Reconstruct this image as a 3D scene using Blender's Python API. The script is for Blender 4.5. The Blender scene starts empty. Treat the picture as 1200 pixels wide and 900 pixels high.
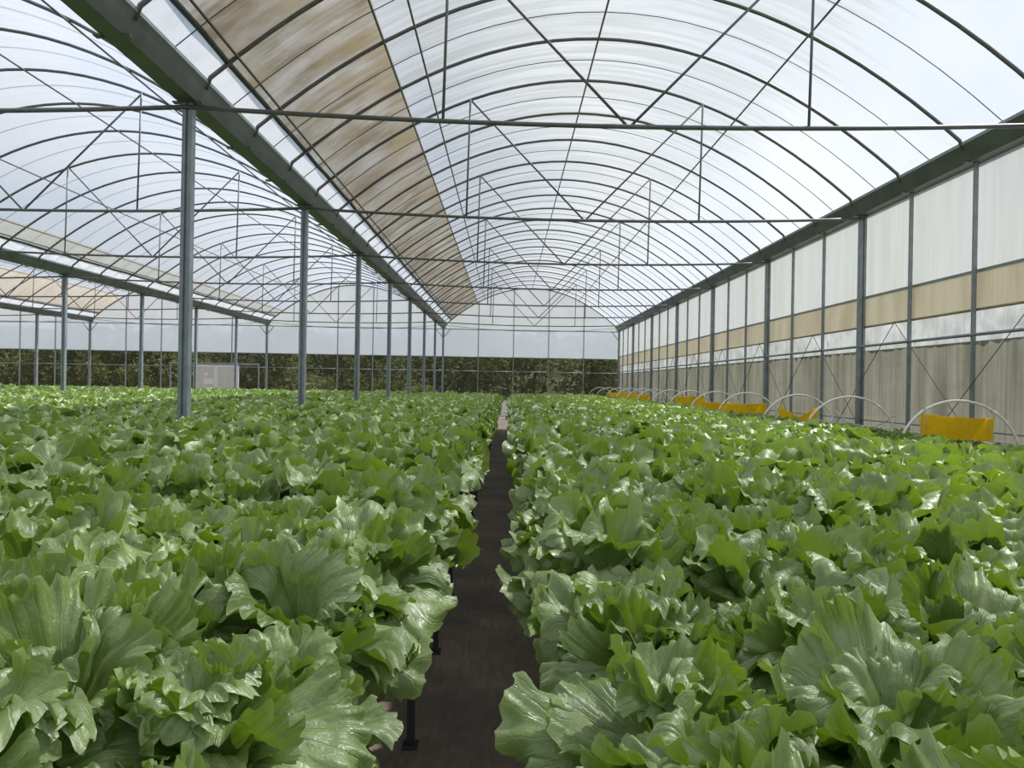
import bpy, math, random
from mathutils import Vector, Matrix, noise as mnoise
R = math.radians
random.seed(7)
scene = bpy.context.scene
C = scene.collection

# ------------------------------------------------------------------ camera
E = 1.52                      # eye height above the floor, metres
F_PX = 900.0                  # focal length for a 1200 px wide frame
cam_data = bpy.data.cameras.new('camera')
cam_data.sensor_width = 36.0
cam_data.lens = 36.0 * F_PX / 1200.0
cam_data.clip_start = 0.02
cam_data.clip_end = 400
cam = bpy.data.objects.new('camera', cam_data)
C.objects.link(cam)
YAW, PITCH, ROLL = R(-0.38), R(0.0), R(1.0)
cam.matrix_world = (Matrix.Translation((0, 0, E)) @ Matrix.Rotation(YAW, 4, 'Z')
                    @ Matrix.Rotation(R(90) + PITCH, 4, 'X') @ Matrix.Rotation(ROLL, 4, 'Z'))
scene.camera = cam

# ------------------------------------------------------------------ world, sun, exposure
world = bpy.data.worlds.new('sky')
scene.world = world
world.use_nodes = True
wn, wl = world.node_tree.nodes, world.node_tree.links
wn.clear()
w_out = wn.new('ShaderNodeOutputWorld')
w_bg = wn.new('ShaderNodeBackground')
w_tc = wn.new('ShaderNodeTexCoord')
w_no = wn.new('ShaderNodeTexNoise')
w_no.inputs['Scale'].default_value = 3.2
w_no.inputs['Detail'].default_value = 5
w_rp = wn.new('ShaderNodeValToRGB')
w_rp.color_ramp.elements[0].position = 0.40
w_rp.color_ramp.elements[0].color = (0.50, 0.66, 0.95, 1)
w_rp.color_ramp.elements[1].position = 0.60
w_rp.color_ramp.elements[1].color = (1.0, 1.02, 1.06, 1)
wl.new(w_tc.outputs['Generated'], w_no.inputs['Vector'])
wl.new(w_no.outputs['Fac'], w_rp.inputs['Fac'])
wl.new(w_rp.outputs['Color'], w_bg.inputs['Color'])
w_bg.inputs['Strength'].default_value = 0.55
wl.new(w_bg.outputs['Background'], w_out.inputs['Surface'])

sun_data = bpy.data.lights.new('sun', 'SUN')
sun_data.energy = 8.8
sun_data.angle = 0.025
sun_data.color = (1.0, 0.97, 0.91)
sun = bpy.data.objects.new('sun', sun_data)
C.objects.link(sun)
sun_dir = Vector((0.62, 0.42, 1.0)).normalized()      # towards the sun: high, ahead and to the right
sun.rotation_euler = sun_dir.to_track_quat('Z', 'Y').to_euler()
sun.location = (0, 10, 30)

vs = scene.view_settings
vs.view_transform = 'Standard'
vs.look = 'None'
vs.gamma = 1.0
vs.use_curve_mapping = False
vs.exposure = 0.1

# ------------------------------------------------------------------ helpers
def obj(name, me, parent=None, loc=None, mat=None):
    o = bpy.data.objects.new(name, me)
    C.objects.link(o)
    if parent is not None:
        o.parent = parent
    if loc is not None:
        o.location = loc
    if mat is not None and me is not None and not me.materials:
        me.materials.append(mat)
    return o

def tag(o, label=None, cat=None, group=None, kind=None):
    if label: o['label'] = label
    if cat: o['category'] = cat
    if group: o['group'] = group
    if kind: o['kind'] = kind
    return o

class MB:
    """collects shapes into one mesh"""
    def __init__(s):
        s.v, s.f = [], []
    def box(s, x0, x1, y0, y1, z0, z1):
        b = len(s.v)
        s.v += [(x0,y0,z0),(x1,y0,z0),(x1,y1,z0),(x0,y1,z0),(x0,y0,z1),(x1,y0,z1),(x1,y1,z1),(x0,y1,z1)]
        s.f += [tuple(b+i for i in q) for q in ((0,3,2,1),(4,5,6,7),(0,1,5,4),(1,2,6,5),(2,3,7,6),(3,0,4,7))]
        return s
    def tube(s, pts, r, n=6, caps=True):
        pts = [Vector(p) for p in pts]
        b = len(s.v)
        m = len(pts)
        for i, p in enumerate(pts):
            t = (pts[min(i+1, m-1)] - pts[max(i-1, 0)]).normalized()
            up = Vector((0,0,1)) if abs(t.z) < 0.95 else Vector((0,1,0))
            a = t.cross(up).normalized()
            c = a.cross(t).normalized()
            for k in range(n):
                an = 2*math.pi*k/n
                q = p + a*(math.cos(an)*r) + c*(math.sin(an)*r)
                s.v.append((q.x, q.y, q.z))
        for i in range(m-1):
            for k in range(n):
                k2 = (k+1) % n
                s.f.append((b+i*n+k, b+i*n+k2, b+(i+1)*n+k2, b+(i+1)*n+k))
        if caps:
            s.f.append(tuple(b+k for k in range(n))[::-1])
            s.f.append(tuple(b+(m-1)*n+k for k in range(n)))
        return s
    def prism_y(s, prof, y0, y1):
        b = len(s.v); n = len(prof)
        s.v += [(x, y0, z) for x, z in prof] + [(x, y1, z) for x, z in prof]
        for k in range(n):
            k2 = (k+1) % n
            s.f.append((b+k, b+k2, b+n+k2, b+n+k))
        s.f.append(tuple(b+k for k in range(n))[::-1]); s.f.append(tuple(b+n+k for k in range(n)))
        return s
    def prism_z(s, prof, z0, z1):
        b = len(s.v); n = len(prof)
        s.v += [(x, y, z0) for x, y in prof] + [(x, y, z1) for x, y in prof]
        for k in range(n):
            k2 = (k+1) % n
            s.f.append((b+k, b+k2, b+n+k2, b+n+k))
        s.f.append(tuple(b+k for k in range(n))[::-1]); s.f.append(tuple(b+n+k for k in range(n)))
        return s
    def grid(s, rows):
        b = len(s.v); nr, nc = len(rows), len(rows[0])
        for r_ in rows: s.v += [tuple(p) for p in r_]
        for i in range(nr-1):
            for j in range(nc-1):
                s.f.append((b+i*nc+j, b+i*nc+j+1, b+(i+1)*nc+j+1, b+(i+1)*nc+j))
        return s
    def mesh(s, name, mat, smooth=False):
        me = bpy.data.meshes.new(name)
        me.from_pydata(s.v, [], s.f)
        if smooth:
            me.polygons.foreach_set('use_smooth', [True]*len(me.polygons))
        if mat: me.materials.append(mat)
        me.update()
        return me
    def build(s, name, mat, parent=None, loc=None, smooth=False):
        return obj(name, s.mesh(name, mat, smooth), parent, loc)

ORD = ['zeroth','first','second','third','fourth','fifth','sixth','seventh','eighth','ninth','tenth','eleventh',
       'twelfth','thirteenth','fourteenth','fifteenth']

# ------------------------------------------------------------------ materials
class NT:
    def __init__(s, name):
        s.m = bpy.data.materials.new(name); s.m.use_nodes = True
        s.n, s.l = s.m.node_tree.nodes, s.m.node_tree.links
        s.n.clear()
        s.out = s.n.new('ShaderNodeOutputMaterial')
    def new(s, t, **kw):
        nd = s.n.new(t)
        for k, v in kw.items():
            if hasattr(nd, k): setattr(nd, k, v)
            else: nd.inputs[k.replace('_', ' ')].default_value = v
        return nd
    def link(s, a, b): s.l.new(a, b)
    def coords(s, kind='Object', scale=(1,1,1)):
        mp = s.new('ShaderNodeMapping')
        mp.inputs['Scale'].default_value = scale
        if kind == 'World': s.link(s.new('ShaderNodeNewGeometry').outputs['Position'], mp.inputs['Vector'])
        else: s.link(s.new('ShaderNodeTexCoord').outputs[kind], mp.inputs['Vector'])
        return mp.outputs['Vector']
    def noise(s, vec, scale=5, detail=4, rough=0.55):
        nd = s.new('ShaderNodeTexNoise')
        nd.inputs['Scale'].default_value = scale; nd.inputs['Detail'].default_value = detail
        nd.inputs['Roughness'].default_value = rough
        s.link(vec, nd.inputs['Vector'])
        return nd.outputs['Fac']
    def ramp(s, fac, *els):
        nd = s.new('ShaderNodeValToRGB'); cr = nd.color_ramp
        while len(cr.elements) < len(els): cr.elements.new(0.5)
        for e, (p, c) in zip(cr.elements, els):
            e.position = p; e.color = c if len(c) == 4 else (*c, 1)
        s.link(fac, nd.inputs['Fac'])
        return nd.outputs['Color']
    def maprange(s, v, a, b, c, d):
        nd = s.new('ShaderNodeMapRange')
        nd.inputs[1].default_value = a; nd.inputs[2].default_value = b
        nd.inputs[3].default_value = c; nd.inputs[4].default_value = d
        s.link(v, nd.inputs[0]); return nd.outputs[0]
    def math(s, op, a, b=None):
        nd = s.new('ShaderNodeMath'); nd.operation = op
        for i, x in enumerate((a, b)):
            if x is None: continue
            if isinstance(x, (int, float)): nd.inputs[i].default_value = x
            else: s.link(x, nd.inputs[i])
        return nd.outputs[0]
    def mixc(s, fac, a, b, mode='MIX'):
        nd = s.new('ShaderNodeMix'); nd.data_type = 'RGBA'; nd.blend_type = mode
        for i, x in ((0, fac), (6, a), (7, b)):
            if isinstance(x, (int, float)): nd.inputs[i].default_value = x
            elif isinstance(x, tuple): nd.inputs[i].default_value = x if len(x) == 4 else (*x, 1)
            else: s.link(x, nd.inputs[i])
        return nd.outputs[2]
    def bump(s, h, strength=0.3, dist=0.01):
        nd = s.new('ShaderNodeBump'); nd.inputs['Strength'].default_value = strength
        nd.inputs['Distance'].default_value = dist
        s.link(h, nd.inputs['Height']); return nd.outputs['Normal']

def simple(name, col, rough=0.5, metal=0.0, var=0.12, scale=6, bump=0.0):
    t = NT(name)
    p = t.new('ShaderNodeBsdfPrincipled')
    v = t.coords('Object')
    f = t.noise(v, scale, 4)
    a = tuple(c*(1-var) for c in col); b = tuple(min(1, c*(1+var)) for c in col)
    t.link(t.ramp(f, (0.3, a), (0.7, b)), p.inputs['Base Color'])
    p.inputs['Roughness'].default_value = rough; p.inputs['Metallic'].default_value = metal
    if bump: t.link(t.bump(f, bump, 0.01), p.inputs['Normal'])
    t.link(p.outputs[0], t.out.inputs[0])
    return t.m

def film(name, clear, col, stain=None, s_scale=(0.5, 3, 0.5), s_lo=0.45, s_hi=0.7, s_amt=0.6, gloss=0.04, fine=7.0, crown=False, third=None):
    """plastic film: part clear, part light-scattering; stain = dirt colour that clouds it"""
    t = NT(name)
    v = t.coords('World', s_scale)
    n1 = t.noise(v, 2.0, 6, 0.6)
    v2 = t.coords('World', (s_scale[0]*0.35, s_scale[1]*fine, s_scale[2]*0.35) if s_scale[1] >= s_scale[2] and s_scale[0] <= s_scale[1] else (s_scale[0]*fine*0.5, s_scale[1]*fine*0.5, s_scale[2]*0.35))
    n2 = t.noise(v2, 3.0, 4, 0.6)
    if stain is None: stain = tuple(c*0.9 for c in col)
    mask = t.maprange(t.math('ADD', t.math('MULTIPLY', n1, 0.65), t.math('MULTIPLY', n2, 0.35)), s_lo, s_hi, 0.0, s_amt)
    if crown:                                   # dust settles on the flatter crown and runs down in streaks; specks at the eaves
        sx = t.new('ShaderNodeSeparateXYZ'); t.link(t.coords('Object'), sx.inputs[0])
        ax = t.math('ABSOLUTE', sx.outputs[0])
        edge = t.math('ADD', ax, t.math('MULTIPLY', t.math('SUBTRACT', n2, 0.5), 3.2))
        mask = t.math('MULTIPLY', t.math('ADD', mask, 0.32), t.maprange(edge, 2.3, 3.3, 1.0, 0.04))
        eave = t.math('MULTIPLY', t.maprange(ax, 3.45, 3.86, 0.0, 0.9), t.maprange(t.noise(t.coords('World'), 9, 5, 0.7), 0.48, 0.66, 0.0, 1.0))
        mask = t.math('MAXIMUM', mask, eave)
    colr = t.mixc(mask, col, stain)
    if third: colr = t.mixc(t.maprange(t.noise(t.coords('World', (0.6, 0.35, 0.6)), 2.4, 4), 0.48, 0.66, 0, 0.85), colr, third)
    tr = t.new('ShaderNodeBsdfTransparent')
    t.link(t.mixc(mask, (0.97, 0.98, 1.0), stain), tr.inputs['Color'])
    tl = t.new('ShaderNodeBsdfTranslucent'); t.link(colr, tl.inputs['Color'])
    df = t.new('ShaderNodeBsdfDiffuse'); t.link(colr, df.inputs['Color'])
    m1 = t.new('ShaderNodeMixShader'); m1.inputs[0].default_value = 0.28
    t.link(tl.outputs[0], m1.inputs[1]); t.link(df.outputs[0], m1.inputs[2])
    m2 = t.new('ShaderNodeMixShader')
    t.link(t.math('SUBTRACT', clear, t.math('MULTIPLY', mask, clear*0.55)), m2.inputs[0])
    t.link(m1.outputs[0], m2.inputs[1]); t.link(tr.outputs[0], m2.inputs[2])
    gl = t.new('ShaderNodeBsdfGlossy'); gl.inputs['Roughness'].default_value = 0.25
    m3 = t.new('ShaderNodeMixShader'); m3.inputs[0].default_value = gloss
    t.link(m2.outputs[0], m3.inputs[1]); t.link(gl.outputs[0], m3.inputs[2])
    t.link(m3.outputs[0], t.out.inputs[0])
    return t.m

M = {}
M['steel'] = simple('galvanised_steel', (0.245, 0.28, 0.30), 0.5, 0.25, 0.15, 9)
M['pipe'] = simple('steel_pipe', (0.125, 0.13, 0.13), 0.5, 0.3, 0.2, 7)
M['gutter'] = simple('gutter_steel', (0.13, 0.145, 0.135), 0.5, 0.55, 0.2, 3)
M['whitepipe'] = simple('white_plastic_pipe', (0.92, 0.91, 0.87), 0.4, 0, 0.04, 20)
M['string'] = simple('pale_string', (0.62, 0.60, 0.54), 0.8, 0, 0.1, 40)
M['bench'] = simple('bench_frame', (0.06, 0.062, 0.065), 0.6, 0.2, 0.2, 5)
M['tray'] = simple('bench_tray', (0.10, 0.10, 0.095), 0.7, 0, 0.2, 5)
M['film0'] = film('roof_film_milky', 0.70, (0.86, 0.90, 0.96), (0.43, 0.45, 0.465), (0.30, 5.0, 0.30), 0.40, 0.60, 0.85, crown=True)
M['film1'] = film('roof_film_clear', 0.72, (0.69, 0.76, 0.88), (0.62, 0.66, 0.74), (0.35, 4.0, 0.35), 0.45, 0.7, 0.4)
M['vent'] = film('vent_film_white', 0.40, (0.95, 0.96, 0.98), (0.5, 0.5, 0.47), (1.2, 2.0, 1.2), 0.50, 0.72, 0.5)
M['dirty'] = film('flank_film_brown', 0.27, (0.40, 0.365, 0.30), (0.17, 0.13, 0.08), (0.7, 1.1, 0.7), 0.38, 0.60, 0.85, fine=4.0, third=(0.29, 0.235, 0.14))
M['beige'] = film('flank_film_beige', 0.15, (0.60, 0.55, 0.47), (0.48, 0.40, 0.29), (0.5, 1.5, 0.5), 0.40, 0.66, 0.6)
M['flankwhite'] = film('flank_film_white', 0.15, (0.52, 0.52, 0.49), (0.42, 0.41, 0.36), (0.5, 1.5, 0.5), 0.42, 0.68, 0.6)
M['wallfilm'] = film('wall_film', 0.14, (0.49, 0.51, 0.52), (0.37, 0.38, 0.355), (2.0, 2.0, 0.18), 0.42, 0.66, 0.6)
M['wallband'] = film('wall_band_film', 0.08, (0.59, 0.56, 0.475), (0.45, 0.40, 0.30), (2.0, 2.0, 0.4), 0.42, 0.70, 0.6)
M['crinkle'] = film('wall_loose_film', 0.14, (0.48, 0.50, 0.515), (0.25, 0.25, 0.245), (1.2, 1.6, 1.2), 0.42, 0.62, 0.6)
M['wallnet'] = film('wall_side_net', 0.12, (0.22, 0.215, 0.18), (0.095, 0.095, 0.072), (1.6, 1.6, 0.22), 0.36, 0.62, 0.85, 0.0)
M['backfilm'] = film('back_film', 0.22, (0.60, 0.65, 0.74), (0.50, 0.54, 0.61), (1.2, 1.2, 0.22), 0.42, 0.66, 0.6)
M['gable'] = film('gable_film', 0.16, (0.60, 0.63, 0.66), (0.50, 0.505, 0.495), (1.0, 1.0, 0.5), 0.42, 0.70, 0.6)

def net_mat():
    t = NT('back_insect_net')
    v = t.coords('World', (1, 1, 0.3))
    n = t.noise(v, 2.0, 4)
    df = t.new('ShaderNodeBsdfDiffuse')
    t.link(t.ramp(n, (0.3, (0.065, 0.065, 0.046)), (0.7, (0.11, 0.105, 0.075))), df.inputs['Color'])
    tr = t.new('ShaderNodeBsdfTransparent'); tr.inputs['Color'].default_value = (0.95, 0.95, 0.9, 1)
    m = t.new('ShaderNodeMixShader'); m.inputs[0].default_value = 0.50
    t.link(df.outputs[0], m.inputs[1]); t.link(tr.outputs[0], m.inputs[2]); t.link(m.outputs[0], t.out.inputs[0])
    return t.m
M['net'] = net_mat()

def mat_floor():
    t = NT('woven_ground_cover')
    p = t.new('ShaderNodeBsdfPrincipled')
    v = t.coords('Object')
    n1 = t.noise(v, 1.6, 6, 0.65); n2 = t.noise(t.coords('Object', (8, 1.2, 1)), 5, 5, 0.6)
    n3 = t.noise(v, 28, 4, 0.7)
    base = t.ramp(n1, (0.34, (0.24, 0.205, 0.18)), (0.58, (0.43, 0.335, 0.25)), (0.75, (0.56, 0.43, 0.31)))
    base = t.mixc(t.maprange(n2, 0.42, 0.7, 0, 0.55), base, (0.20, 0.175, 0.155))
    base = t.mixc(t.maprange(n3, 0.62, 0.72, 0, 0.8), base, (0.022, 0.02, 0.018))
    w = t.new('ShaderNodeTexWave'); w.bands_direction = 'X'; w.inputs['Scale'].default_value = 60
    t.link(v, w.inputs['Vector'])
    w2 = t.new('ShaderNodeTexWave'); w2.bands_direction = 'X'; w2.inputs['Scale'].default_value = 2.1
    w2.inputs['Distortion'].default_value = 0.15
    t.link(v, w2.inputs['Vector'])
    base = t.mixc(t.maprange(w2.outputs['Fac'], 0.97, 1.0, 0, 0.35), base, (0.26, 0.22, 0.17))
    t.link(base, p.inputs['Base Color'])
    p.inputs['Roughness'].default_value = 0.75
    t.link(t.bump(t.math('ADD', w.outputs['Fac'], n3), 0.35, 0.004), p.inputs['Normal'])
    t.link(p.outputs[0], t.out.inputs[0])
    return t.m
M['floor'] = mat_floor()
M['ground'] = simple('outside_ground', (0.10, 0.11, 0.05), 0.9, 0, 0.4, 0.8)
M['hill'] = simple('wooded_slope', (0.075, 0.085, 0.04), 0.95, 0, 0.6, 1.6, 0.8)
M['concrete'] = simple('pale_concrete', (0.50, 0.50, 0.48), 0.8, 0, 0.12, 4)
M['kick'] = simple('pale_kick_panel', (0.75, 0.76, 0.76), 0.5, 0, 0.06, 3)
M['bark'] = simple('bark', (0.09, 0.07, 0.05), 0.9, 0, 0.3, 12)

def mat_tree(name, a, b):
    t = NT(name)
    oi = t.new('ShaderNodeObjectInfo')
    n = t.noise(t.coords('Object'), 1.3, 3)
    col = t.mixc(t.math('MULTIPLY', t.math('ADD', n, oi.outputs['Random']), 0.5), a, b)
    df = t.new('ShaderNodeBsdfDiffuse'); tl = t.new('ShaderNodeBsdfTranslucent')
    t.link(col, df.inputs['Color']); t.link(col, tl.inputs['Color'])
    m = t.new('ShaderNodeMixShader'); m.inputs[0].default_value = 0.3
    t.link(df.outputs[0], m.inputs[1]); t.link(tl.outputs[0], m.inputs[2]); t.link(m.outputs[0], t.out.inputs[0])
    return t.m
M['tree'] = mat_tree('tree_leaf', (0.07, 0.095, 0.035), (0.22, 0.24, 0.10))
M['shrub'] = mat_tree('shrub_leaf', (0.12, 0.16, 0.05), (0.30, 0.34, 0.13))

def mat_card():
    t = NT('yellow_sticky_card')
    p = t.new('ShaderNodeBsdfPrincipled')
    v = t.coords('Object')
    n = t.noise(v, 14, 5); d = t.noise(v, 90, 2)
    c = t.ramp(n, (0.3, (0.90, 0.66, 0.012)), (0.7, (0.97, 0.76, 0.03)))
    c = t.mixc(t.maprange(d, 0.66, 0.72, 0, 0.7), c, (0.35, 0.22, 0.02))
    t.link(c, p.inputs['Base Color']); p.inputs['Roughness'].default_value = 0.35
    tl = t.new('ShaderNodeBsdfTranslucent'); t.link(c, tl.inputs['Color'])
    m = t.new('ShaderNodeMixShader'); m.inputs[0].default_value = 0.52
    t.link(p.outputs[0], m.inputs[1]); t.link(tl.outputs[0], m.inputs[2]); t.link(m.outputs[0], t.out.inputs[0])
    return t.m
M['card'] = mat_card()

def mat_leaf():
    t = NT('lettuce_leaf')
    oi = t.new('ShaderNodeObjectInfo')
    uvn = t.new('ShaderNodeUVMap'); uvn.uv_map = 'UVMap'
    sp = t.new('ShaderNodeSeparateXYZ'); t.link(uvn.outputs[0], sp.inputs[0])
    u, v = sp.outputs[0], sp.outputs[1]
    ob = t.coords('Object')
    # veins: lines of constant angle, wandering a little, thinning towards the edge
    wob = t.math('MULTIPLY', t.math('SUBTRACT', t.noise(ob, 22, 3), 0.5), 0.05)
    uu = t.math('ADD', u, wob)
    def veins(nlines, w0, w1, phase):
        fr = t.math('FRACT', t.math('ADD', t.math('MULTIPLY', uu, nlines), phase))
        d = t.math('ABSOLUTE', t.math('SUBTRACT', fr, 0.5))
        wid = t.maprange(v, 0.05, 1.0, w0, w1)
        return t.math('SUBTRACT', 1.0, t.math('MINIMUM', 1.0, t.math('DIVIDE', d, wid)))
    big = veins(11.0, 0.13, 0.025, 0.0)
    sml = t.math('MULTIPLY', veins(27.0, 0.22, 0.06, 0.31), 0.45)
    vein = t.math('MAXIMUM', big, sml)
    rib = t.math('SUBTRACT', 1.0, t.math('MINIMUM', 1.0, t.math('DIVIDE', t.math('ABSOLUTE', t.math('SUBTRACT', u, 0.5)), t.maprange(v, 0, 0.75, 0.16, 0.006))))
    vein = t.math('MAXIMUM', vein, t.math('MULTIPLY', rib, 1.2))
    puck = t.noise(ob, 55, 3, 0.6)
    # streaky wrinkles that run from the base to the rim
    cmb = t.new('ShaderNodeCombineXYZ'); t.link(t.math('MULTIPLY', u, 19.0), cmb.inputs[0]); t.link(t.math('MULTIPLY', v, 5.0), cmb.inputs[1])
    t.link(oi.outputs['Random'], cmb.inputs[2])
    wrk = t.noise(cmb.outputs[0], 1.0, 4, 0.6)
    blot = t.noise(ob, 14, 3)
    g0 = t.mixc(blot, (0.142, 0.238, 0.046), (0.262, 0.365, 0.105))
    g0 = t.mixc(oi.outputs['Random'], g0, t.mixc(0.5, g0, (0.34, 0.44, 0.165)))
    base_pale = t.maprange(v, 0.0, 0.42, 0.75, 0.0)
    g1 = t.mixc(base_pale, g0, (0.42, 0.52, 0.22))
    g2 = t.mixc(t.math('MULTIPLY', vein, 0.75), g1, (0.50, 0.58, 0.28))
    rim = t.maprange(v, 0.93, 1.0, 0.0, 0.35)
    g2 = t.mixc(rim, g2, (0.48, 0.58, 0.24))
    p = t.new('ShaderNodeBsdfPrincipled')
    t.link(g2, p.inputs['Base Color'])
    t.link(t.maprange(puck, 0.3, 0.7, 0.34, 0.56), p.inputs['Roughness'])
    p.inputs['Specular IOR Level'].default_value = 1.0; p.inputs['IOR'].default_value = 1.58
    h = t.math('ADD', t.math('MULTIPLY', wrk, 1.0), t.math('ADD', t.math('MULTIPLY', puck, 0.55), t.math('MULTIPLY', vein, -0.35)))
    nrm = t.bump(h, 0.55, 0.007)
    t.link(nrm, p.inputs['Normal'])
    tl = t.new('ShaderNodeBsdfTranslucent')
    tc = t.mixc(t.math('MULTIPLY', vein, 0.5), (0.26, 0.42, 0.016), (0.44, 0.55, 0.10))
    t.link(tc, tl.inputs['Color']); t.link(nrm, tl.inputs['Normal'])
    m = t.new('ShaderNodeMixShader'); m.inputs[0].default_value = 0.27
    t.link(p.outputs[0], m.inputs[1]); t.link(tl.outputs[0], m.inputs[2]); t.link(m.outputs[0], t.out.inputs[0])
    return t.m
M['leaf'] = mat_leaf()
M['stem'] = simple('lettuce_stem', (0.40, 0.48, 0.22), 0.5, 0, 0.1, 20)

# ------------------------------------------------------------------ layout numbers
W = 8.0                       # bay width
XR = 5.07                     # right wall, also the line of the rightmost gutter
GX = [XR - W*k for k in range(5)]          # gutter lines: 5.07, -2.93, -10.93, -18.93, -26.93
YB = 35.0                     # back wall
YF = -9.0                     # end of the house behind the camera
Z_TIE = E + 2.45
Z_GB, Z_GT = E + 2.50, E + 2.68            # gutter bottom and top
Z_APEX = E + 4.39
def arch_z(dx): return Z_APEX - 0.112*dx*dx
HALF = W/2 - 0.14
STEP = 4.0/3.0

# ------------------------------------------------------------------ floor and ground
gr = MB().box(-80, 60, -40, 110, -0.30, -0.012).build('ground', M['ground'])
tag(gr, kind='structure')
fl = MB().box(GX[4]-0.3, XR+0.12, YF, YB+0.2, -0.012, 0.0).build('floor', M['floor'])
tag(fl, kind='structure')

# ------------------------------------------------------------------ roof bays
def arch_pts(cx, y, a, b, n, dz=0.0):
    return [(cx + a + (b-a)*i/n, y, arch_z(a + (b-a)*i/n) + dz) for i in range(n+1)]

def strip(cx, a, b, n, y0, y1, m, dz=0.0, sag=0.0):
    mb = MB(); rows = []
    for j in range(m+1):
        y = y0 + (y1-y0)*j/m
        rows.append([(x, y_, z + sag*random.uniform(-1, 1)) for x, y_, z in arch_pts(cx, y, a, b, n, dz)])
    return mb.grid(rows)

hoop_mesh = MB().tube([(-W/2+0.145, 0, Z_GB+0.13)] + [(x, 0, z) for x, _, z in arch_pts(0, 0, -HALF+0.045, HALF-0.045, 28, -0.025)] + [(W/2-0.145, 0, Z_GB+0.13)], 0.0205, 6).mesh('hoop', M['pipe'], True)
strap_mesh = MB().tube([(x, 0, z) for x, _, z in arch_pts(0, 0, -HALF, HALF, 24, -0.008)], 0.006, 4).mesh('strap_wire', M['pipe'], True)
strap_out_mesh = MB().tube([(x, 0, z) for x, _, z in arch_pts(0, 0, -HALF, HALF, 24, 0.012)], 0.006, 4).mesh('strap_wire', M['pipe'], True)
ROOF = []
for b in range(4):
    cx = GX[b] - W/2
    root = obj('ceiling', None, None, (cx, 0, 0))
    tag(root, kind='structure')
    ROOF.append(root)
    y0h = [-2.0, 4.0, 13.0, 22.0][b]
    fm = M['film0'] if b == 0 else M['film1']
    flank = [M['dirty'], M['flankwhite'], M['beige'], M['beige']][b]
    # film: white vent strip next to the gutter, older overlapping flank sheet, main sheet
    strip(0, -HALF, -3.63, 3, YF, YB, 60, 0.0).build('vent_film', M['vent'], root, smooth=True)
    strip(0, -3.66, -3.28 if b == 1 else -2.46, 6, YF, YB, 60, 0.004).build('flank_film', flank, root, smooth=True)
    strip(0, -3.28 if b == 1 else -2.46, HALF, 30, YF, YB, 2, 0.0).build('roof_film', fm, root, smooth=True)
    # rolled lower edge of the flank sheet and the pipe beside it
    dz0 = arch_z(-3.66)
    MB().tube([(-3.66, YF + (YB-YF)*i/80, dz0-0.005+0.008*math.sin(i*2.3)) for i in range(81)], 0.028, 6).build('film_roll', M['bench'], root, smooth=True)
    MB().tube([(-3.56, YF, arch_z(-3.56)-0.05), (-3.56, YB, arch_z(-3.56)-0.05)], 0.014, 6).build('vent_pipe', M['pipe'], root, smooth=True)
    for dx in (-3.28 if b == 1 else -2.46, -2.13, 0.0, 2.13):
        MB().tube([(dx, YF, arch_z(dx)-0.055), (dx, YB, arch_z(dx)-0.055)], 0.0125, 6).build('purlin', M['pipe'], root, smooth=True)
    k = 0
    while YB - STEP*k > y0h:
        y = YB - STEP*k
        obj('hoop', hoop_mesh, root, (0, y, 0))
        if y - STEP/2 > y0h:
            obj('strap_wire', strap_mesh if b == 0 else strap_out_mesh, root, (0, y - STEP/2, 0))
        k += 1

# gutters with their hoop brackets
BAYN = ['the outer right wall', 'the post row beside the aisle', 'the second post row', 'the third post row']
gprof = [(-0.17, Z_GT), (-0.085, Z_GB), (0.085, Z_GB), (0.17, Z_GT), (0.155, Z_GT+0.005), (0.078, Z_GB+0.012), (-0.078, Z_GB+0.012), (-0.155, Z_GT+0.005)]
foot_m = {sx: MB().box(min(sx*0.075, sx*0.135), max(sx*0.075, sx*0.135), -0.03, 0.03, Z_GB-0.010, Z_GB+0.004).mesh('hoop_foot', M['gutter']) for sx in (-1, 1)}
GL = ['long grey-green steel gutter along the top of the film side wall',
      'long grey-green steel gutter on the post row beside the aisle bed',
      'long grey-green steel gutter on the second post row from the film side wall',
      'long grey-green steel gutter on the third post row from the film side wall']
for i in range(4):
    g = obj('gutter', None, None, (GX[i], 0, 0))
    tag(g, GL[i], 'gutter', 'roof gutters')
    MB().prism_y(gprof[::-1], YF, YB).build('channel', M['gutter'], g)
    MB().box(-0.175, -0.150, YF, YB, Z_GT-0.004, Z_GT+0.03).build('lip', M['steel'], g)
    MB().box(0.150, 0.175, YF, YB, Z_GT-0.004, Z_GT+0.03).build('lip', M['steel'], g)
    k = 0
    while YB - STEP*k > [3, 3, 12, 20][i]:
        y = YB - STEP*k - 0.02
        obj('hoop_foot', foot_m[-1], g, (0, y, 0))
        if i: obj('hoop_foot', foot_m[1], g, (0, y, 0))
        k += 1

# ------------------------------------------------------------------ posts
WR = obj('wall_right', None, None, (XR, 0, 0)); tag(WR, kind='structure')
WB = obj('wall_back', None, None, (0, YB, 0)); tag(WB, kind='structure')
def post_prof(w):
    g = w*0.14; d = w*0.22
    return [(-w/2,-w/2), (-g,-w/2), (-g,-w/2+d), (g,-w/2+d), (g,-w/2), (w/2,-w/2), (w/2,w/2), (-w/2,w/2)]
post_mesh = MB().prism_z(post_prof(0.088), 0.0, Z_GB).mesh('shaft', M['steel'])
cap_mesh = MB().box(-0.07, 0.07, -0.05, 0.05, Z_GB-0.012, Z_GB-0.001).mesh('cap_plate', M['pipe'])
foot_mesh = MB().box(-0.09, 0.09, -0.09, 0.09, 0.0, 0.012).mesh('base_plate', M['steel'])
ROWN = ['', 'in the row beside the aisle', 'in the second row from the aisle', 'in the row farthest from the aisle']
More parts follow.
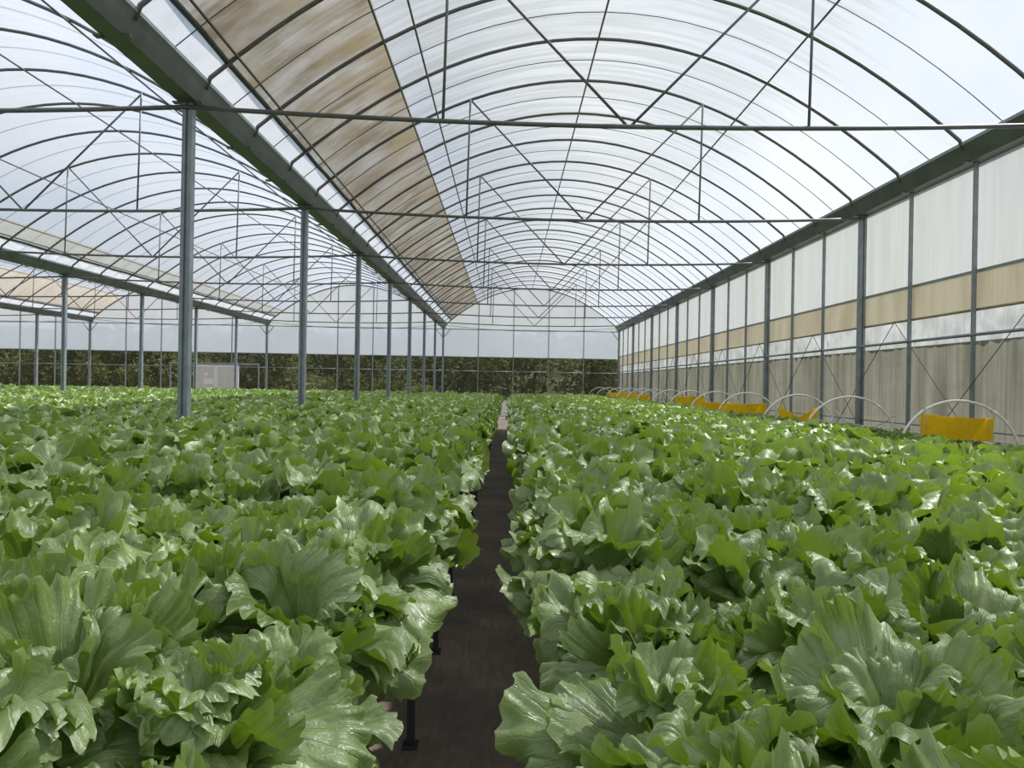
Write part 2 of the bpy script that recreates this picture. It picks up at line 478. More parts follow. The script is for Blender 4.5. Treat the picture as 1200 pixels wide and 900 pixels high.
for i in range(4):
    ymin = [6.0, 2.0, 14.0, 26.0][i]
    k = 0
    while YB - 4*k > ymin:
        y = YB - 4*k
        yy = y - (0.06 if k == 0 else 0)
        if k == 0 or i == 0:                             # framed into a wall: a part of that wall
            p = obj('post', post_mesh, WB if k == 0 else WR, (GX[i], yy-YB, 0) if k == 0 else (0, yy, 0))
        else:
            p = obj('steel_post', None, None, (GX[i], yy, 0))
            tag(p, 'grey steel post %s, %s out from the back wall' % (ROWN[i], ORD[k]), 'post', 'roof posts')
            obj('shaft', post_mesh, p)
        obj('cap_plate', cap_mesh, p); obj('base_plate', foot_mesh, p)
        if k == 0:
            for sx in ((-1,) if i == 0 else (-1, 1)):
                MB().tube([(0.03*sx, -0.03, Z_GB-0.42), (0.36*sx, -0.03, Z_GB-0.03)], 0.018, 6).build('knee_brace', M['steel'], p, smooth=True)
        k += 1

# ------------------------------------------------------------------ trusses
def sagz(dx): return Z_TIE - 0.10*(1 - (dx/4.0)**2)
tie_m = MB().tube([(-4+8*i/16, 0, sagz(-4+8*i/16)) for i in range(17)], 0.0215, 6).mesh('tie_rod', M['pipe'], True)
def rod(a, b, r, nm): return MB().tube([a, b], r, 6).mesh(nm, M['pipe'], True)
VX = 1.66
vt = arch_z(VX) - 0.03
vl_m = rod((-VX-0.03, 0, sagz(VX)), (-VX, 0, vt), 0.0135, 'web_post'); vr_m = rod((VX-0.03, 0, sagz(VX)), (VX, 0, vt), 0.0135, 'web_post')
dl_m = rod((-VX, 0.03, vt), (0, 0.03, sagz(0)), 0.0135, 'web_diagonal'); dr_m = rod((VX, 0.03, vt), (0, 0.03, sagz(0)), 0.0135, 'web_diagonal')
TN = ['over the aisle bay', 'over the bay next to the aisle bay', 'two bays from the aisle bay', 'three bays from the aisle bay']
for b in range(4):
    ymin = [6.0, 6.0, 14.0, 26.0][b]
    k = 1
    while YB - 4*k > ymin:
        y = YB - 4*k
        tr = obj('roof_truss', None, None, (GX[b] - W/2, y - 0.045, 0))
        tag(tr, 'steel pipe truss %s, %s from back wall' % (TN[b], ORD[k]), 'truss', 'roof trusses')
        obj('tie_rod', tie_m, tr); obj('web_post', vl_m, tr); obj('web_post', vr_m, tr)
        obj('web_diagonal', dl_m, tr); obj('web_diagonal', dr_m, tr)
        k += 1

# ------------------------------------------------------------------ right wall
wr = WR
wx = 0.06                                                # film hangs just outside the studs
zb1, zb0, zc0 = E + 1.31, E + 0.90, E + 0.56
up_m = MB().grid([[(wx, STEP*i/4, zb1 + (Z_GB-zb1)*j/3) for i in range(5)] for j in range(4)]).mesh('film_panel', M['wallfilm'], True)
bd_m = MB().box(wx-0.012, wx-0.004, 0, STEP, zb0, zb1+0.02).mesh('band_panel', M['wallband'])
nt_m = MB().grid([[(wx, STEP*i/4, zc0*j/3) for i in range(5)] for j in range(4)]).mesh('net_panel', M['wallnet'], True)
stud_m = MB().box(-0.022, 0.022, -0.014, 0.014, 0, Z_GB).mesh('stud', M['steel'])
roll_m = MB().tube([(wx-0.02, 0, zb0), (wx-0.02, STEP, zb0)], 0.016, 6).mesh('band_roll', simple('band_roll', (0.30, 0.24, 0.15), 0.7), True)
btop_m = MB().box(wx-0.02, wx-0.006, 0, STEP, zb1, zb1+0.03).mesh('band_rail', M['steel'])
rail_m = MB().tube([(-0.03, 0, E+0.62), (-0.03, STEP, E+0.62)], 0.019, 6).mesh('rail', M['steel'], True)
low_m = MB().tube([(0.0, 0, E-0.42), (0.0, STEP, E-0.42)], 0.010, 6).mesh('low_rail', M['steel'], True)
def crinkled(seed):
    rnd = Vector((seed*3.7, seed*1.3, 0)); rows = []
    for j in range(9):
        z = zc0 + (zb0-zc0)*j/8
        rows.append([(wx + 0.02 + 0.030*mnoise.noise(Vector(((STEP*i/20 - z)*9, (STEP*i/20 + z)*1.6, 0))+rnd) + 0.006*mnoise.noise(Vector((i*0.9, j*1.3, 2))+rnd), STEP*i/20, z) for i in range(21)])
    return MB().grid(rows).mesh('loose_film_panel', M['crinkle'], True)
cr_ms = [crinkled(s) for s in range(5)]
nk = int((YB - (-3))/STEP)
for k in range(nk):
    y0 = YB - STEP*(k+1)
    obj('film_panel', up_m, wr, (0, y0, 0)); obj('band_panel', bd_m, wr, (0, y0, 0)); obj('net_panel', nt_m, wr, (0, y0, 0))
    obj('loose_film_panel', cr_ms[k % 5], wr, (0, y0, 0)); obj('band_roll', roll_m, wr, (0, y0, 0)); obj('band_rail', btop_m, wr, (0, y0, 0))
    obj('rail', rail_m, wr, (0, y0, 0)); obj('low_rail', low_m, wr, (0, y0, 0))
    if (k+1) % 3: obj('stud', stud_m, wr, (0, y0, 0))
for k in range(12):                                       # crossed brace wires
    yc = 8.63 + 2.667*(k-1)
    MB().tube([(-0.035, yc-1.33, E+0.90), (-0.035, yc+1.33, E-1.30)], 0.006, 4).build('brace_wire', M['pipe'], wr)
    MB().tube([(-0.05, yc+1.33, E+0.90), (-0.05, yc-1.33, E-1.30)], 0.006, 4).build('brace_wire', M['pipe'], wr)

# ------------------------------------------------------------------ back wall
wb = WB
ZN = E + 1.20                                             # top of the net
zg = Z_GB - 0.05                                          # split between lower film and gable film
SW = W/5
net_m = MB().grid([[(SW*i/2, 0.05, 0.75 + (ZN-0.75)*j/2) for i in range(3)] for j in range(3)]).mesh('net_panel', M['net'])
bf_m = MB().grid([[(SW*i/2, 0.045, ZN + (zg-ZN)*j/2) for i in range(3)] for j in range(3)]).mesh('film_panel', M['backfilm'], True)
kick_m = MB().box(0, SW, 0.03, 0.05, 0.0, 0.75).mesh('kick_panel', M['kick'])
lo_m = MB().tube([(0, 0, E+0.56), (SW, 0, E+0.56)], 0.017, 6).mesh('rail', M['steel'], True)
mid_m = MB().tube([(0, -0.01, ZN), (SW, -0.01, ZN)], 0.022, 6).mesh('net_rail', M['steel'], True)
tp_m = MB().tube([(0, -0.01, zg), (SW, -0.01, zg)], 0.019, 6).mesh('rail', M['pipe'], True)
for b in range(4):
    x0 = GX[b+1]
    for s in range(5):
        xs = x0 + SW*s
        obj('net_panel', net_m, wb, (xs, 0, 0)); obj('film_panel', bf_m, wb, (xs, 0, 0)); obj('kick_panel', kick_m, wb, (xs, 0, 0))
        obj('rail', lo_m, wb, (xs, 0, 0)); obj('net_rail', mid_m, wb, (xs, 0, 0)); obj('rail', tp_m, wb, (xs, 0, 0))
        a = -4 + SW*s
        rows = [[(a + SW*i/6, 0.045, zg + (arch_z(a+SW*i/6)-zg)*t) for i in range(7)] for t in (0, 0.5, 1)]
        MB().grid(rows).build('gable_panel', M['gable'], wb, (x0+4, 0, 0), True)
        if s:
            MB().box(-0.02, 0.02, -0.02, 0.02, 0, arch_z(a)-0.03).build('stud', M['steel'], wb, (xs, 0, 0))
    MB().tube([(x, 0, z) for x, _, z in arch_pts(0, 0, -4, 4, 28, -0.02)], 0.03, 6).build('gable_hoop', M['pipe'], wb, (x0+4, -0.02, 0), True)
    MB().tube([(-3.9+7.8*i/14, -0.15, Z_GB+0.12-0.22*(1-((i-7)/7)**2)) for i in range(15)], 0.009, 5).build('slack_cable', M['pipe'], wb, (x0+4, 0, 0), True)

# far and near closing walls of the house, film only
wlft = MB().grid([[(GX[4], YF + (YB-YF)*i/10, (Z_GT)*j/2) for i in range(11)] for j in range(3)]).build('wall_left', M['wallfilm'], None)
tag(wlft, kind='structure')

# sliding door in the back wall
dr = obj('door_1', None, None, (-13.2, YB-0.06, 0)); tag(dr, kind='structure')
M['doorw'] = simple('door_frame_white', (0.72, 0.73, 0.74), 0.4, 0, 0.05, 8)
M['doorp'] = simple('door_panel_beige', (0.56, 0.55, 0.49), 0.6, 0, 0.08, 3)
for sx in (-1, 1):
    lf = MB().box(sx*0.515-0.47, sx*0.515+0.47, -0.012, 0.012, 0.06, 2.10).build('leaf', M['doorp'], dr)
    fr = MB()
    for xx in (-0.475, 0.475): fr.box(sx*0.515+xx-0.035, sx*0.515+xx+0.035, -0.03, 0.03, 0.02, 2.14)
    for zz in (0.05, 2.11): fr.box(sx*0.515-0.44, sx*0.515+0.44, -0.028, 0.028, zz-0.04, zz+0.04)
    fr.build('leaf_frame', M['doorw'], lf)
    if sx < 0:
        MB().box(sx*0.515-0.02, sx*0.515+0.40, -0.02, -0.014, 1.28, 1.52).build('notice', M['doorw'], lf)
        MB().box(sx*0.515-0.02, sx*0.515+0.14, -0.02, -0.014, 1.68, 1.80).build('notice', M['doorw'], lf)
        MB().box(sx*0.515-0.44, sx*0.515-0.40, -0.06, -0.03, 1.0, 1.2).build('handle', M['pipe'], lf)
MB().box(-2.1, 1.95, -0.05, 0.03, 2.17, 2.25).build('door_track', M['steel'], dr)
MB().box(-2.1, -2.05, -0.02, 0.03, 0, 2.2).build('door_post', M['steel'], dr)
MB().box(1.90, 1.95, -0.02, 0.03, 0, 2.2).build('door_post', M['steel'], dr)

# ------------------------------------------------------------------ trees behind the back wall
def foliage(seed, rx, rz, n, size, mat):
    rnd = random.Random(seed); mb = MB()
    clumps = [(rnd.gauss(0, 0.45)*rx, rnd.gauss(0, 0.45)*rx, rnd.uniform(-1, 1)*rz*0.8, rnd.uniform(0.25, 0.5)*rx) for _ in range(16)]
    for i in range(n):
        cx_, cy_, cz_, cr_ = clumps[i % 16]
        d = Vector((rnd.gauss(0,1), rnd.gauss(0,1), rnd.gauss(0,1))).normalized()*cr_*rnd.uniform(0.7, 1.05)
        p = Vector((cx_, cy_, cz_)) + d
        a = Vector((rnd.gauss(0,1), rnd.gauss(0,1), rnd.gauss(0,0.6))).normalized()
        c = a.cross(Vector((rnd.gauss(0,1), rnd.gauss(0,1), rnd.gauss(0,1)))).normalized()
        s = size*rnd.uniform(0.6, 1.4)
        b0 = len(mb.v)
        for q in (p - a*s, p + c*s*0.45, p + a*s, p - c*s*0.45): mb.v.append(tuple(q))
        mb.f.append((b0, b0+1, b0+2, b0+3))
    return mb.mesh('foliage', mat)
tree_fol = [foliage(s, 2.4, 2.1, 2600, 0.17, M['tree']) for s in (1, 2, 3)]
shrub_fol = [foliage(s, 1.1, 0.8, 1300, 0.11, M['shrub']) for s in (5, 6)]
def trunk_mesh(h):
    mb = MB(); pts = [(0.08*math.sin(i*1.7), 0.06*math.cos(i*1.3), h*i/5) for i in range(6)]
    return mb.tube(pts, 0.10, 7).mesh('trunk', M['bark'], True)
trunk_m = trunk_mesh(3.0)
rt = random.Random(11)
# wooded slope that closes the view behind the trees
hrows = []
for j in range(26):
    f = j/25.0
    hrows.append([(-60 + 100*i/80, YB + 11 + 16*f + 0.8*mnoise.noise(Vector((i*0.5, j*0.6, 1))), -0.1 + 5.5*f**0.8 + 0.9*f*mnoise.noise(Vector((i*0.35, j*0.4, 5))) + 0.5*mnoise.noise(Vector((i*1.1, j*1.1, 9)))) for i in range(81)])
hill = MB().grid(hrows).build('hillside', M['hill'], smooth=False)
tag(hill, kind='structure')
for i in range(14):
    x = -27.5 + i*2.62 + rt.uniform(-0.4, 0.4)
    t = obj('tree', None, None, (x, YB + 3.6 + rt.uniform(0, 0.8) + (i % 2)*3.4, -0.012))
    t.rotation_euler.z = rt.uniform(0, 6.28); s = rt.uniform(0.8, 1.05); t.scale = (s, s, s)
    tag(t, 'dark leafy tree seen through the net of the back wall', 'tree', 'trees behind the back wall')
    obj('trunk', trunk_m, t); obj('crown', tree_fol[i % 3], t, (0, 0, 2.6))
for i in range(13):
    x = -26 + i*1.55 + rt.uniform(-0.4, 0.4)
    if i > 8: x += 3.0
    t = obj('shrub', None, None, (x, YB + 2.2 + rt.uniform(0, 0.9), -0.012))
    t.rotation_euler.z = rt.uniform(0, 6.28); s = rt.uniform(0.8, 1.3); t.scale = (s, s, s*(1.25 if i < 9 else 0.9))
    tag(t, 'paler green shrub close behind the net of the back wall', 'shrub', 'shrubs behind the back wall')
    MB().tube([(0,0,0), (0.03,0.02,0.5), (0.0,0.05,0.95)], 0.035, 6).build('stem', M['bark'], t, smooth=True)
    obj('foliage', shrub_fol[i % 2], t, (0, 0, 0.95))

# ------------------------------------------------------------------ benches
Y_END = 26.0
BEDS = [(0.245, 3.16), (-2.72, -0.35), (-6.75, -3.14), (-10.72, -7.12), (-14.75, -11.14), (-18.72, -15.12), (-22.75, -19.14)]
BLAB = ['long dark growing bench between the aisle and the hooped bench', 'long dark growing bench between the aisle and the first post row',
        'long dark growing bench just past the first post row', 'long dark growing bench up to the second post row',
        'long dark growing bench just past the second post row', 'long dark growing bench up to the third post row',
        'long dark growing bench past the third post row']
Z_BED = 0.93
leg_m = MB().box(-0.015, 0.015, -0.015, 0.015, 0, 0.82).box(-0.03, 0.03, -0.03, 0.03, 0, 0.02).mesh('leg', M['bench'])
def bench(x0, x1, label, leg_step, y0=-0.6, y1=Y_END, hz=Z_BED):
    bn = obj('growing_bench', None, None, ((x0+x1)/2, 0, 0)); tag(bn, label, 'bench', 'growing benches')
    hw = (x1-x0)/2
    MB().box(-hw+0.04, hw-0.04, y0, y1, hz-0.10, hz-0.03).build('bed_tray', M['tray'], bn)
    MB().box(-hw-0.012, -hw+0.028, y0, y1, hz-0.13, hz-0.07).build('side_rail', M['bench'], bn)
    MB().box(hw-0.028, hw+0.012, y0, y1, hz-0.13, hz-0.07).build('side_rail', M['bench'], bn)
    y = 0.96
    while y < y1:
        for sx in (-1, 1): obj('leg', leg_m, bn, (sx*(hw-0.005) - (0.02 if x1 == -0.35 and sx > 0 else 0), y, hz-0.93))
        y += leg_step
    return bn
for i, (x0, x1) in enumerate(BEDS):
    bench(x0, x1, BLAB[i], 1.12 if i < 2 else 3.36, y0=-0.6 if i < 2 else 2.0)
bench(3.62, 4.70, 'narrow dark growing bench under the white hoops by the side wall', 3.36, 3.0, 34.6)

# ------------------------------------------------------------------ lettuces
def leaf_mesh(name, seed, cls, nu, nv, crumple=1.0):
    rnd = random.Random(seed*17 + 3)
    P = {'outer': (50, -45, 0.185, 66, -1.5, 0.012), 'mid': (70, -10, 0.190, 64, 1.6, 0.012),
         'inner': (82, 35, 0.165, 60, 4.6, 0.011), 'droop': (22, -85, 0.235, 62, -1.6, 0.013),
         'fold': (68, -95, 0.200, 68, 0.6, 0.012)}[cls]
    e0, e1, L, TH, kap, A = P
    e0 += rnd.uniform(-10, 10); e1 += rnd.uniform(-22, 22); L *= rnd.uniform(0.92, 1.1); TH *= rnd.uniform(0.92, 1.08)
    kap += rnd.uniform(-1.2, 1.2)
    ph = [rnd.uniform(0, 6.28) for _ in range(6)]; off = Vector((rnd.uniform(-50, 50), rnd.uniform(-50, 50), 0))
    pw = rnd.uniform(1.1, 1.9)
    skew = rnd.uniform(-0.25, 0.25)
    # bend profile along the leaf
    NS = 40; prof = [(0.0, 0.0)]; angs = []
    for i in range(NS+12):
        s = (i+0.5)/NS
        e = R(e0 + (e1-e0)*min(s, 1.25)**pw); angs.append(e)
        prof.append((prof[-1][0] + math.cos(e)*L*1.05/NS, prof[-1][1] + math.sin(e)*L*1.05/NS))
    def along(y):
        q = max(0.0, min(y/(L*1.05)*NS, NS+11.0)); i = int(q); fr = q - i
        i = min(i, NS+10)
        a, b = prof[i], prof[i+1]
        e = angs[min(i, len(angs)-1)]
        return a[0]+(b[0]-a[0])*fr, a[1]+(b[1]-a[1])*fr, e
    verts, uvs = [], []
    nt = rnd.choice([27, 29, 31])
    for j in range(nv+1):
        s = j/nv; v = 1-(1-s)**1.45
        for i in range(nu+1):
            u = -1 + 2*i/nu
            th = R(TH)*u
            nz = mnoise.noise(Vector((u*2.4, 0.3, seed))+off)
            nz2 = mnoise.noise(Vector((u*8.0, 1.7, seed))+off)
            # outline: broad fan, uneven lobes, small pointed teeth of uneven length
            tf = (u*0.5+0.5)*nt + nz*1.2; fr = tf - math.floor(tf)
            tooth = abs(2*fr-1)**1.5
            Rr = L*(0.84 + 0.16*math.cos(th*1.3)) * (1 + 0.14*nz + 0.05*nz2)
            Rr *= 1 - 0.5*max(0, abs(u)-0.82)**1.5
            Rr += 0.0125*(0.6+1.1*nz2)*(tooth-0.3)*max(0, v-0.6)/0.4
            r = Rr*v
            x = r*math.sin(th) + 0.012*u*(1-v); y = r*math.cos(th)*0.97
            # ruffles grow towards the rim
            wv = 0.8*math.sin(th*4.3+ph[3]+1.5*nz) + math.sin(th*8.5+ph[0]+2.6*nz) + 0.6*math.sin(th*15.0+ph[1]+1.8*nz2)
            d = A*(v**2.6)*wv*(0.5+0.5*abs(u)**0.7)
            # parts of the rim roll up or down
            t_ = max(0.0, v-0.70)/0.30
            roll = mnoise.noise(Vector((u*1.9, 5.1, seed*0.7))+off)*2.4
            roll = max(-1.0, min(1.0, roll))
            d += 0.040*roll*t_*t_; y -= abs(roll)*0.032*t_*t_
            d += 0.0085*(v**6)*math.sin(math.pi*tf + 0.9*nz2) + 0.005*(v**8)*nz2
            d += 0.0026*v*math.sin(th*26+ph[2]+1.2*nz)*(1-0.4*v)
            d += crumple*(0.018*mnoise.noise(Vector((x*17, y*17, seed*1.9))) + 0.008*mnoise.noise(Vector((x*42, y*32, seed*2.3))))*v
            if abs(kap) > 0.05:
                xx = math.sin(kap*x)/kap; d += (1-math.cos(kap*x))/kap
            else: xx = x
            yy, zz, e = along(max(y, 0.0))
            verts.append((xx + skew*zz*0.5, yy - math.sin(e)*d, zz + math.cos(e)*d)); uvs.append((u*0.5+0.5, v))
    faces = [(j*(nu+1)+i, j*(nu+1)+i+1, (j+1)*(nu+1)+i+1, (j+1)*(nu+1)+i) for j in range(nv) for i in range(nu)]
    me = bpy.data.meshes.new(name)
    me.from_pydata(verts, [], faces)
    me.polygons.foreach_set('use_smooth', [True]*len(faces))
    uvl = me.uv_layers.new(name='UVMap')
    flat = []
    for f in faces:
        for vi in f: flat.extend(uvs[vi])
    uvl.data.foreach_set('uv', flat)
    me.materials.append(M['leaf']); me.update()
    return me

CLS = ('outer', 'mid', 'inner', 'droop', 'fold')
NVAR = 5
LOD = [(100, 18, 1.0), (48, 11, 1.3), (22, 8, 1.75)]
LEAF = [{c: [leaf_mesh('leaf', s + 10*ci, c, nu, nv, cr) for s in range(NVAR)] for ci, c in enumerate(CLS)} for (nu, nv, cr) in LOD]
core_m = MB().tube([(0, 0, -0.06), (0, 0, 0.0), (0, 0, 0.035)], 0.024, 7).mesh('stem', M['stem'], True)

def recipe(rnd, edge=None, n=14, size=1.0):
    """leaf placements of one plant: (class, variant, azimuth, tilt, scale xyz, height)"""
    out = []
    az = rnd.uniform(0, 360)
    big = rnd.uniform(0.88, 1.18)*size
    for k in range(n):
        f = k/(n-1)
        az += 137.5 + rnd.uniform(-22, 22)
        if f < 0.40: c = rnd.choice(['outer', 'outer', 'fold'])
        elif f < 0.74: c = rnd.choice(['mid', 'mid', 'fold'])
        else: c = 'inner'
        a = az % 360
        if edge is not None:
            dlt = abs((a - edge + 180) % 360 - 180)
            if dlt < 75 and f < 0.62 : c = 'droop' if rnd.random() < 0.75 else 'outer'
        s = big*rnd.uniform(0.80, 1.18)
        sx = s*rnd.uniform(0.92, 1.12)*rnd.choice([-1, 1])
        out.append((c, rnd.randrange(NVAR), R(a-90), R(rnd.uniform(-20, 20)), (sx, s, s*rnd.uniform(0.95, 1.1)), 0.012 + 0.05*f))
    return out

def leaf_matrix(a, tilt, sc, h):
    return Matrix.Rotation(a, 4, 'Z') @ Matrix.Translation((0, 0.012, h)) @ Matrix.Rotation(tilt, 4, 'Y') @ Matrix.Diagonal((*sc, 1))

rl = random.Random(21)
SPX, SPY = 0.262, 0.255
plants = []           # (x, y, z, edge azimuth or None, bed index)
for bi, (x0, x1) in enumerate(BEDS):
    ncol = max(1, int(round((x1-x0-0.02)/SPX)))
    for c in range(ncol+1):
        x = x0 + 0.02 + (x1-x0-0.04)*c/ncol
        ystart = 0.34 if bi < 2 else 2.4
        ny = int((Y_END - 0.15 - ystart)/SPY)
        for r_ in range(ny):
            y = ystart + r_*SPY + (SPY/2 if c % 2 else 0) + rl.uniform(-0.035, 0.035)
            xx = x + rl.uniform(-0.03, 0.03)
            if abs(xx) / y > 0.80 + 0.4/y: continue
            edge = None
            if c == 0: edge = 180.0
            if c == ncol: edge = 0.0
            plants.append((xx, y, Z_BED + 0.015 + rl.uniform(-0.03, 0.04), edge, bi, c if bi == 0 else ncol-c))
def in_view(x, y, z):
    v = cam.matrix_world.inverted() @ Vector((x, y, z))
    if v.z > -0.15: return False
    px = 600 + F_PX*v.x/-v.z; py = 450 - F_PX*v.y/-v.z
    m = F_PX*0.16/-v.z
    return -m < px < 1200+m and py - m < 900
vis = sorted([p for p in plants if in_view(p[0], p[1], p[2]+0.16)], key=lambda p: p[0]**2 + p[1]**2 + (p[2]-E)**2)
near = vis[:300]
near_set = set(id(p) for p in near)
rest = [p for p in plants if id(p) not in near_set]

def plant_label(p):
    x, y, z, edge, bi, col = p
    side = {0: 'hooped bench', 1: 'post row'}.get(bi)
    if side is None: return 'frilly green lettuce on the bench just past the first post row', 'lettuces past the first post row'
    if col == 0: return 'green lettuce drooping over the aisle on its %s side' % side, 'aisle-edge lettuces on the %s side' % side
    return 'frilly green lettuce, %s row in from the aisle on its %s side' % (ORD[col+1], side), 'lettuces in row %s on the %s side' % (ORD[col+1], side)

for i, p in enumerate(near):
    x, y, z, edge, bi, col = p
    d = math.sqrt(x*x + y*y)
    lod = 0 if i < 18 else (1 if i < 80 else 2)
    pl = obj('lettuce', None, None, (x, y, z))
    lab, grp = plant_label(p)
    tag(pl, lab, 'lettuce', grp)
    obj('stem', core_m, pl)
    for (c, var, a, tilt, sc, h) in recipe(rl, edge, 15 if lod == 0 else (14 if lod == 1 else 12), 0.88 if edge is not None and y < 1.4 else 1.0):
        lf = bpy.data.objects.new('leaf', LEAF[lod][c][var]); C.objects.link(lf)
        lf.parent = pl
        lf.matrix_local = leaf_matrix(a, tilt, sc, h)

# the rest of the field: whole plants as instances of one stuff object
proto = bpy.data.collections.new('lettuce_prototypes')
def whole_plant(name, seed, edge):
    rnd = random.Random(seed)
    vv, ff, uu = [], [], []
    for (c, var, a, tilt, sc, h) in recipe(rnd, edge, 12):
        me = LEAF[2][c][var]; mx = leaf_matrix(a, tilt, sc, h); b0 = len(vv)
        vv += [tuple(mx @ v_.co) for v_ in me.vertices]
        ff += [tuple(b0 + q for q in pg.vertices) for pg in me.polygons]
        uu += [tuple(l.uv) for l in me.uv_layers[0].data]
    me = bpy.data.meshes.new(name); me.from_pydata(vv, [], ff)
    me.polygons.foreach_set('use_smooth', [True]*len(ff))
    uvl = me.uv_layers.new(name='UVMap'); uvl.data.foreach_set('uv', [q for t_ in uu for q in t_])
    me.materials.append(M['leaf']); me.update()
    o = bpy.data.objects.new(name, me); proto.objects.link(o)
NP, NE = 7, 3
for s in range(NP): whole_plant('plant_a%02d' % s, 100+s, None)
for s in range(NE): whole_plant('plant_b%02d' % s, 200+s, 0.0)
# young plants on the hooped bench
for k in range(int((34.3-3.4)/0.3)):
    for xx in (3.8, 4.15, 4.5):
        rest.append((xx + rl.uniform(-0.03, 0.03), 3.4 + k*0.3, 0.93, 'young', 9, 0))
fm_ = bpy.data.meshes.new('lettuce_field')
fm_.from_pydata([(p[0], p[1], p[2]) for p in rest], [], [])
rot = fm_.attributes.new('rotz', 'FLOAT', 'POINT'); scl = fm_.attributes.new('scl', 'FLOAT', 'POINT'); ix = fm_.attributes.new('pick', 'INT', 'POINT')
rv, sv, iv = [], [], []
for p in rest:
    if p[3] in (None, 'young'):
        rv.append(rl.uniform(0, 6.283)); iv.append(rl.randrange(NP))
    else:
        rv.append(R(p[3]) + rl.uniform(-0.3, 0.3)); iv.append(NP + rl.randrange(NE))
    sv.append(rl.uniform(0.92, 1.12) * (0.55 if p[3] == 'young' else 1.0))
rot.data.foreach_set('value', rv); scl.data.foreach_set('value', sv); ix.data.foreach_set('value', iv)
field = obj('lettuce_field', fm_)
tag(field, 'green lettuces filling the benches back to the far wall', 'lettuce', kind='stuff')
ng = bpy.data.node_groups.new('field_instances', 'GeometryNodeTree')
ng.interface.new_socket('Geometry', in_out='INPUT', socket_type='NodeSocketGeometry')
ng.interface.new_socket('Geometry', in_out='OUTPUT', socket_type='NodeSocketGeometry')
gi, go = ng.nodes.new('NodeGroupInput'), ng.nodes.new('NodeGroupOutput')
iop = ng.nodes.new('GeometryNodeInstanceOnPoints'); ci = ng.nodes.new('GeometryNodeCollectionInfo')
ci.inputs['Collection'].default_value = proto; ci.inputs['Separate Children'].default_value = True; ci.inputs['Reset Children'].default_value = True
iop.inputs['Pick Instance'].default_value = True
def attr(nm, ty):
    a = ng.nodes.new('GeometryNodeInputNamedAttribute'); a.data_type = ty; a.inputs['Name'].default_value = nm
    return a.outputs['Attribute']
cx3 = ng.nodes.new('ShaderNodeCombineXYZ'); ng.links.new(attr('rotz', 'FLOAT'), cx3.inputs['Z'])
sx3 = ng.nodes.new('ShaderNodeCombineXYZ'); sa = attr('scl', 'FLOAT')
for q in 'XYZ': ng.links.new(sa, sx3.inputs[q])
ng.links.new(gi.outputs[0], iop.inputs['Points']); ng.links.new(ci.outputs[0], iop.inputs['Instance'])
ng.links.new(attr('pick', 'INT'), iop.inputs['Instance Index'])
ng.links.new(cx3.outputs[0], iop.inputs['Rotation']); ng.links.new(sx3.outputs[0], iop.inputs['Scale'])
ng.links.new(iop.outputs[0], go.inputs[0])
md = field.modifiers.new('instances', 'NODES'); md.node_group = ng

# ------------------------------------------------------------------ white hoops and yellow cards by the side wall
HX, HR, HZ = 4.15, 0.55, E - 0.62
hoop_pts = [(-HR, 0, -0.14)] + [(-HR*math.cos(math.pi*i/24), 0, HR*math.sin(math.pi*i/24)*0.98) for i in range(25)] + [(HR, 0, -0.14)]
wh_m = MB().tube(hoop_pts, 0.0125, 7).mesh('hoop_pipe', M['whitepipe'], True)
wcl_m = MB().box(-HR-0.02, -HR+0.02, -0.02, 0.02, -0.16, -0.06).box(HR-0.02, HR+0.02, -0.02, 0.02, -0.16, -0.06).mesh('foot_clip', M['bench'])
HY = [7.0, 9.25, 10.9, 13.2, 15.2, 17.3, 19.4, 21.6, 23.4, 25.7, 28.3, 31.2, 34.0]
for i, y in enumerate(HY):
    h = obj('white_hoop', None, None, (HX, y, HZ))
    h.rotation_euler = (rl.uniform(-0.05, 0.05), 0, rl.uniform(-0.12, 0.12))
    n = len(HY) - i
    tag(h, 'white plastic hoop over the narrow bench, %s out from the back wall' % ORD[n], 'hoop', 'white bench hoops')
    obj('hoop_pipe', wh_m, h); obj('foot_clip', wcl_m, h)
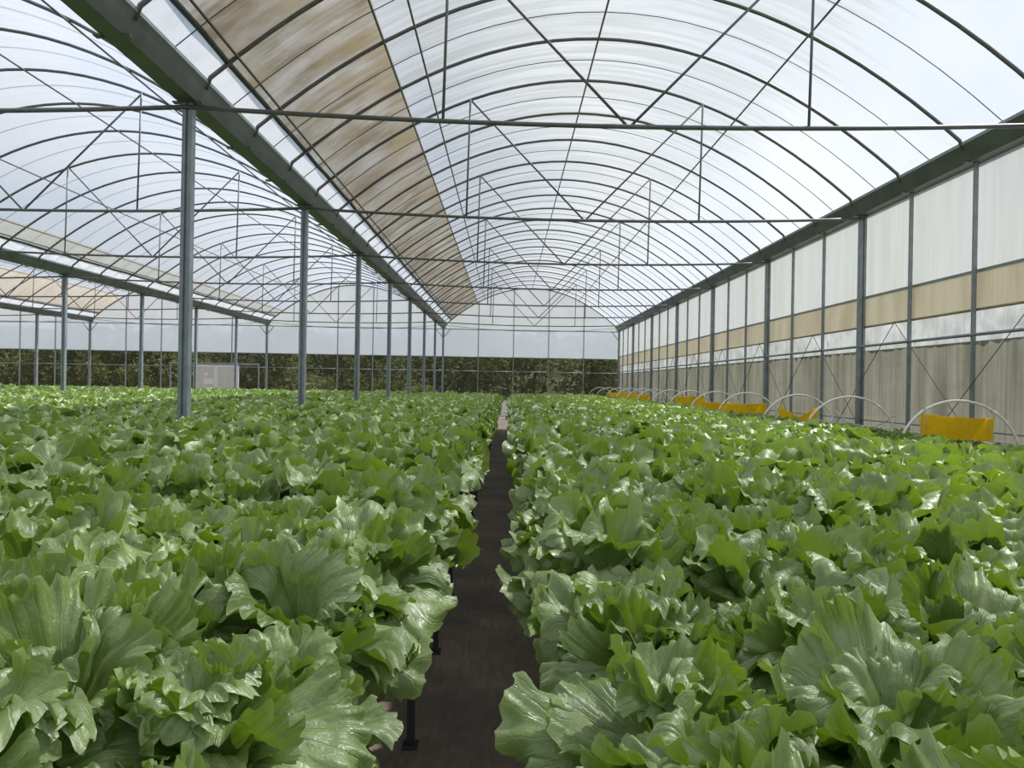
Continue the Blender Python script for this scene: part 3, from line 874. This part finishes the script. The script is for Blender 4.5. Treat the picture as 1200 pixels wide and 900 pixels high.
def card(y, w, hgt, dz, tilt, label, seed, fold=0.0, xo=0.0):
    c = obj('sticky_card', None, None, (HX + xo, y + 0.03, HZ + dz)); tag(c, label, 'sticky card', 'yellow sticky cards')
    rnd = random.Random(seed); rows_f, rows_b = [], []
    for j in range(5):
        z = -hgt*j/4
        rows_f.append([(-w/2 + w*i/14, 0.014*math.sin(i*0.5+seed) + 0.006*rnd.uniform(-1, 1), z + tilt*w*(0.5-i/14.0) - 0.012*math.sin(math.pi*i/14) - fold*(0.5-abs(i/14-0.5))*w + (0.006*rnd.uniform(-1,1) if j in (0, 4) else 0)) for i in range(15)])
    rows_b = [[(x, y_+0.004, z) for x, y_, z in r_] for r_ in rows_f]
    MB().grid(rows_f).grid([r_[::-1] for r_ in rows_b]).build('card', M['card'], c, smooth=True)
    st = MB()
    for sx in (-1, 1):
        xe = sx*w/2; zt = tilt*w*(-0.5*sx)
        zz = 0.10 + 0.02*sx
        xh = sx*math.sqrt(max(0.01, HR**2 - (dz+zz)**2*0.9)) - xo
        st.tube([(xe, -0.004, zt-0.01), (xh, -0.03, zz)], 0.004, 4)
        st.tube([(xe, -0.004, zt-hgt+0.01), (xh, -0.03, zz-0.08)], 0.004, 4)
    st.build('string', M['string'], c)
card(7.0, 0.68, 0.21, 0.40, 0.05, 'flat yellow sticky card under the thirteenth hoop out from the back wall', 1, xo=0.0)
card(10.9, 0.56, 0.15, 0.38, 0.02, 'yellow sticky card folded into a dipping V shape under its hoop', 2, fold=0.55, xo=0.02)
card(13.2, 0.70, 0.19, 0.36, -0.03, 'flat yellow sticky card under the tenth hoop out from the back wall', 3, xo=0.0)
card(15.2, 0.66, 0.17, 0.34, 0.03, 'flat yellow sticky card under the ninth hoop out from the back wall', 4, xo=-0.05)
card(17.3, 0.66, 0.20, 0.42, -0.05, 'flat yellow sticky card under the eighth hoop out from the back wall', 5, xo=-0.02)
card(23.4, 0.66, 0.20, 0.36, 0.02, 'flat yellow sticky card under the fifth hoop out from the back wall', 6, xo=-0.1)
card(25.7, 0.66, 0.20, 0.40, 0.0, 'flat yellow sticky card under the fourth hoop out from the back wall', 7, xo=-0.1)
card(28.3, 0.60, 0.18, 0.38, 0.0, 'flat yellow sticky card under the third hoop out from the back wall', 8, xo=-0.1)
# slack string and thin line hanging between the hoops
s1 = MB().tube([(4.70, 9.25+1.65*0 + 1.7*i/10*1.0, E-0.30-0.20*math.sin(math.pi*i/10)) for i in range(11)], 0.006, 5).build('slack_string', M['string'], smooth=True)
tag(s1, 'slack pale string hanging between two white hoops', 'string')
s2 = MB().tube([(4.70, 3.4+31*i/30, E-0.47+0.004*math.sin(i)) for i in range(31)], 0.007, 5).build('support_line', M['string'], smooth=True)
tag(s2, 'thin pale line running along the wall side of the hooped bench', 'line')
